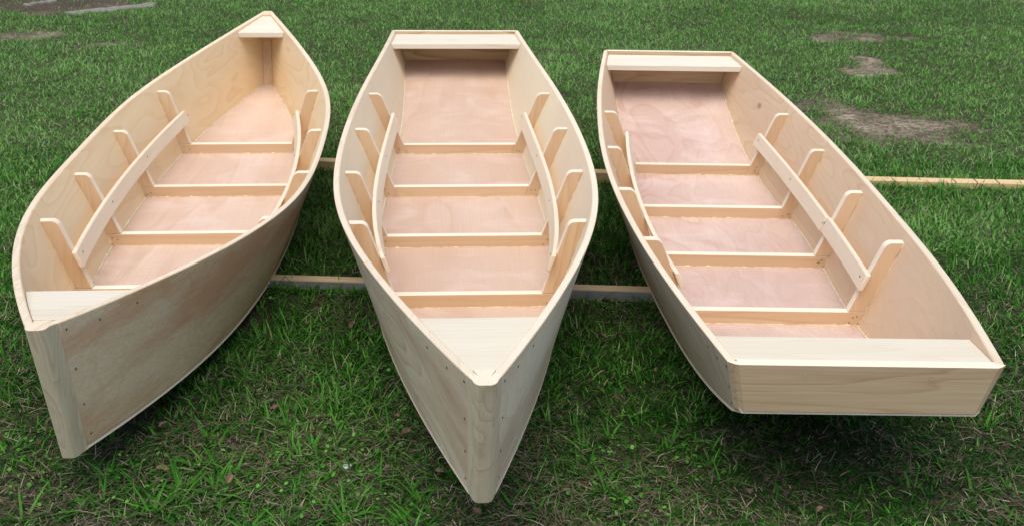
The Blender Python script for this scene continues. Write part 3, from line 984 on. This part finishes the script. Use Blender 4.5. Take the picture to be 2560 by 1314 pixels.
# dry thatch
m_thatch = mat_leafy('dry thatch', [(0, (.07, .055, .04)), (.4, (.15, .115, .08)), (.75, (.30, .25, .18)), (1, (.62, .56, .46))], trans=.1, rough=.8)
x, y = scatter(200000, (1.0, 7.6), 2.4)
b = bare(x, y); cl = fbm(x, y, 6.0, 77, 3)
keep = (rng.random(len(x)) < np.clip(.38 + 2.0 * (cl - .42) + .5 * b * (b < .95), 0.05, 1) * np.clip(np.clip(1.25 - .22 * (y - 1.6), .3, 1) + .8 * (b > .25), 0, 1)) & ~board_mask(x, y) & (clearance(x, y) > .06)
x, y = x[keep], y[keep]; k = len(x)
V, Fq, T, A = blades('th', x, y, rng.uniform(.010, .040, k), rng.uniform(.0008, .0019, k), rng.uniform(1.15, 1.5, k), rng.uniform(0, 6.283, k),
                     np.clip(rng.beta(2, 3, k), 0, 1), m_thatch, base_z=gz(x, y) + rng.uniform(.001, .016, k), curl=rng.uniform(-.15, .35, k))
th = fast_mesh('dry_grass', V, Fq, m_thatch, {'tone': A}, tris=T)
tag(th, 'tangle of dry tan grass stems lying between the green blades', 'dry grass', kind='stuff')

# small round-leaved weeds
x, y = scatter(14000, (1.1, 4.5), 1.2); cl = fbm(x, y, 3.5, 91, 2)
keep = (cl > .66) & ~board_mask(x, y) & ~boat_mask(x, y, -.02); x, y = x[keep], y[keep]; k = len(x)
r = rng.uniform(.002, .0045, k); a0 = rng.uniform(0, 6.28, k); tx, ty = rng.normal(0, .35, k), rng.normal(0, .35, k); z0 = gz(x, y) + rng.uniform(.008, .03, k)
V = np.zeros((k, 7, 3))
V[:, 0] = np.stack([x, y, z0 - .001], -1)
for j in range(6):
    a = a0 + j * math.pi / 3; dx_, dy_ = r * np.cos(a), r * np.sin(a)
    V[:, 1 + j] = np.stack([x + dx_, y + dy_, z0 + dx_ * tx + dy_ * ty], -1)
base = (np.arange(k) * 7)[:, None]
Fq = np.concatenate([base + np.array(q)[None] for q in ([0, 1, 2, 3], [0, 3, 4, 5], [0, 5, 6, 1])], 0)
we = fast_mesh('weeds', V.reshape(-1, 3), Fq, mat_leafy('weed leaves', GREEN[:5]), {'tone': np.repeat(rng.uniform(.35, .85, k), 7)})
tag(we, 'small round leaved weeds spreading through the lawn', 'weeds', kind='stuff')

# ------------------------------------------------------------ dead leaves
m_leaf = plain('dead leaf', (.17, .105, .065), .8, .6, 120)
def leaf_mesh(sc, seed):
    rs = random.Random(seed); V = []; Fc = []
    n = 7; prof = [0, .55, .9, 1, .85, .5, 0]
    for i in range(n):
        t = i / (n - 1)
        for j in (-1, -.5, 0, .5, 1):
            w = prof[i] * .28 * (1 + .35 * rs.uniform(-1, 1))
            V.append(((t - .5) * sc, j * w * sc, sc * (.34 * abs(j) ** 1.6 * prof[i] + .6 * (t - .5) ** 2 + .04 * rs.uniform(-1, 1))))
    for i in range(n - 1):
        for j in range(4): Fc.append([i * 5 + j, i * 5 + 5 + j, i * 5 + 6 + j, i * 5 + 1 + j])
    me = bpy.data.meshes.new('dead_leaf'); me.from_pydata(V, [], Fc); me.materials.append(m_leaf)
    me.polygons.foreach_set('use_smooth', [True] * len(me.polygons)); return me
lm_ = [leaf_mesh(s, i) for i, s in enumerate((.019, .024, .014, .021, .017))]
lx = [(-.641, 1.854), (-.60, 1.70), (-.555, 1.78), (-.36, 1.84), (.005, 1.78), (-.215, 1.905), (-.19, 1.84), (.10, 1.66), (-.12, 1.72), (-.70, 2.0), (-.45, 1.93), (.41, 1.66), (-.28, 2.06),
      (-1.9, 4.10), (-1.2, 5.95), (.32, 5.3), (.35, 5.1), (-1.7, 4.7), (-.2, 5.7), (1.05, 6.2), (1.95, 4.2), (-.35, 2.3), (.30, 2.1), (.2, 2.25), (.52, 1.62), (-.05, 1.60)]
x_, y_ = scatter(34, (1.55, 6.5)); kk = ~boat_mask(x_, y_, .02, 's'); lx += list(zip(x_[kk], y_[kk]))
for i, (a, b_) in enumerate(lx):
    a, b_ = float(a), float(b_)
    o = bpy.data.objects.new('dead_leaf', lm_[i % 5]); link(o)
    o.location = (a, b_, float(gz(np.array([a]), np.array([b_]))[0]) + random.uniform(.010, .020))
    o.rotation_euler = (random.uniform(-.4, .4), random.uniform(-.4, .4), random.uniform(0, 6.28))
    side = ('left of the left boat' if a < -.72 - .11 * (b_ - 1.5) else 'between the left and middle boats' if a < -.05 - .06 * (b_ - 1.5)
            else 'between the middle and right boats' if a < .55 else 'right of the right boat') if b_ < 4.0 else \
           ('beyond the left boat' if a < -.9 else 'beyond the middle boat' if a < .25 else 'beyond the right boat')
    tag(o, 'curled brown dead leaf in the ' + ('near' if b_ < 2.3 else 'far') + ' grass ' + side, 'leaf', 'dead leaves scattered on the lawn')
# white chip
chip = prism('wood_chip', [[(x * .009, y * .006 * w, z) for x, y in ((-1, -.6), (-.2, -1), (.9, -.4), (1, .5), (.1, 1), (-.8, .6))] for z, w in ((0, 1), (.002, .9))],
             plain('bleached chip', (.62, .62, .64), .6, .1), None, bevel=0)
chip.location = (-.287, 1.747, .022); chip.rotation_euler = (.3, .15, .4)
tag(chip, 'small whitish chip lying in the grass left of the middle bow', 'wood chip')

# planks, log in the far left corner
M['driftwood'] = wood('grey weathered plank', (.36, .33, .29), (.16, .14, .115), 'X', rings=10, figure=6.0, stretch=.06, contrast=.9)
def rough_plank(loc, L, Wd, th, rz, label, seed, name='weathered_plank'):
    rs = random.Random(seed); rings = []
    for k in range(14):
        x = L * (k / 13 - .5); e = 1 if 0 < k < 13 else .45
        w = Wd * .5 * e * rs.uniform(.8, 1.1); o_ = rs.uniform(-.006, .006); t = th * rs.uniform(.75, 1.1)
        rings.append([(x, -w + o_, 0), (x, w + o_, 0), (x, w * .9 + o_, t), (x, o_, t * 1.15), (x, -w * .9 + o_, t)])
    o = prism(name, rings, M['driftwood'], None, bevel=.002)
    o.location = loc; o.rotation_euler = (0, 0, rz); tag(o, label, 'plank'); return o
rough_plank((-2.16, 6.14, .020), .50, .085, .012, .72, 'longer weathered grey plank lying flat at the edge of the bare dirt', 1)
rough_plank((-2.60, 6.28, .020), .20, .06, .014, 1.0, 'short weathered grey board on dark dirt in the far left corner', 2)
mt_b, nt_b, bs_b, _ = new_mat('dark bark')
tcb = N(nt_b, 'ShaderNodeTexCoord'); nb = N(nt_b, 'ShaderNodeTexNoise', i_Scale=22.0, i_Detail=8.0)
mpb = N(nt_b, 'ShaderNodeMapping'); mpb.inputs['Scale'].default_value = (.25, 1, 1)
nt_b.links.new(tcb.outputs['Object'], mpb.inputs[0]); nt_b.links.new(mpb.outputs[0], nb.inputs['Vector'])
nt_b.links.new(ramp(nt_b, nb.outputs[0], [(.35, (.012, .010, .008)), (.65, (.05, .042, .035))]), bs_b.inputs['Base Color'])
bpb = N(nt_b, 'ShaderNodeBump', i_Strength=1.0, i_Distance=.01); nt_b.links.new(nb.outputs[0], bpb.inputs['Height']); nt_b.links.new(bpb.outputs[0], bs_b.inputs['Normal'])
rings = []
rs = random.Random(5)
for k in range(16):
    x = 1.5 * (k / 15 - .5)
    rings.append([(x, .07 * rs.uniform(.85, 1.12) * math.cos(a * math.pi / 6), .065 + .065 * rs.uniform(.85, 1.12) * math.sin(a * math.pi / 6)) for a in range(12)])
lg = prism('log', rings, mt_b, None, bevel=0, smooth=True)
lg.location = (-3.24, 6.33, .015); lg.rotation_euler = (0, 0, .38)
tag(lg, 'dark rotting log on bare dirt in the far left corner', 'log')
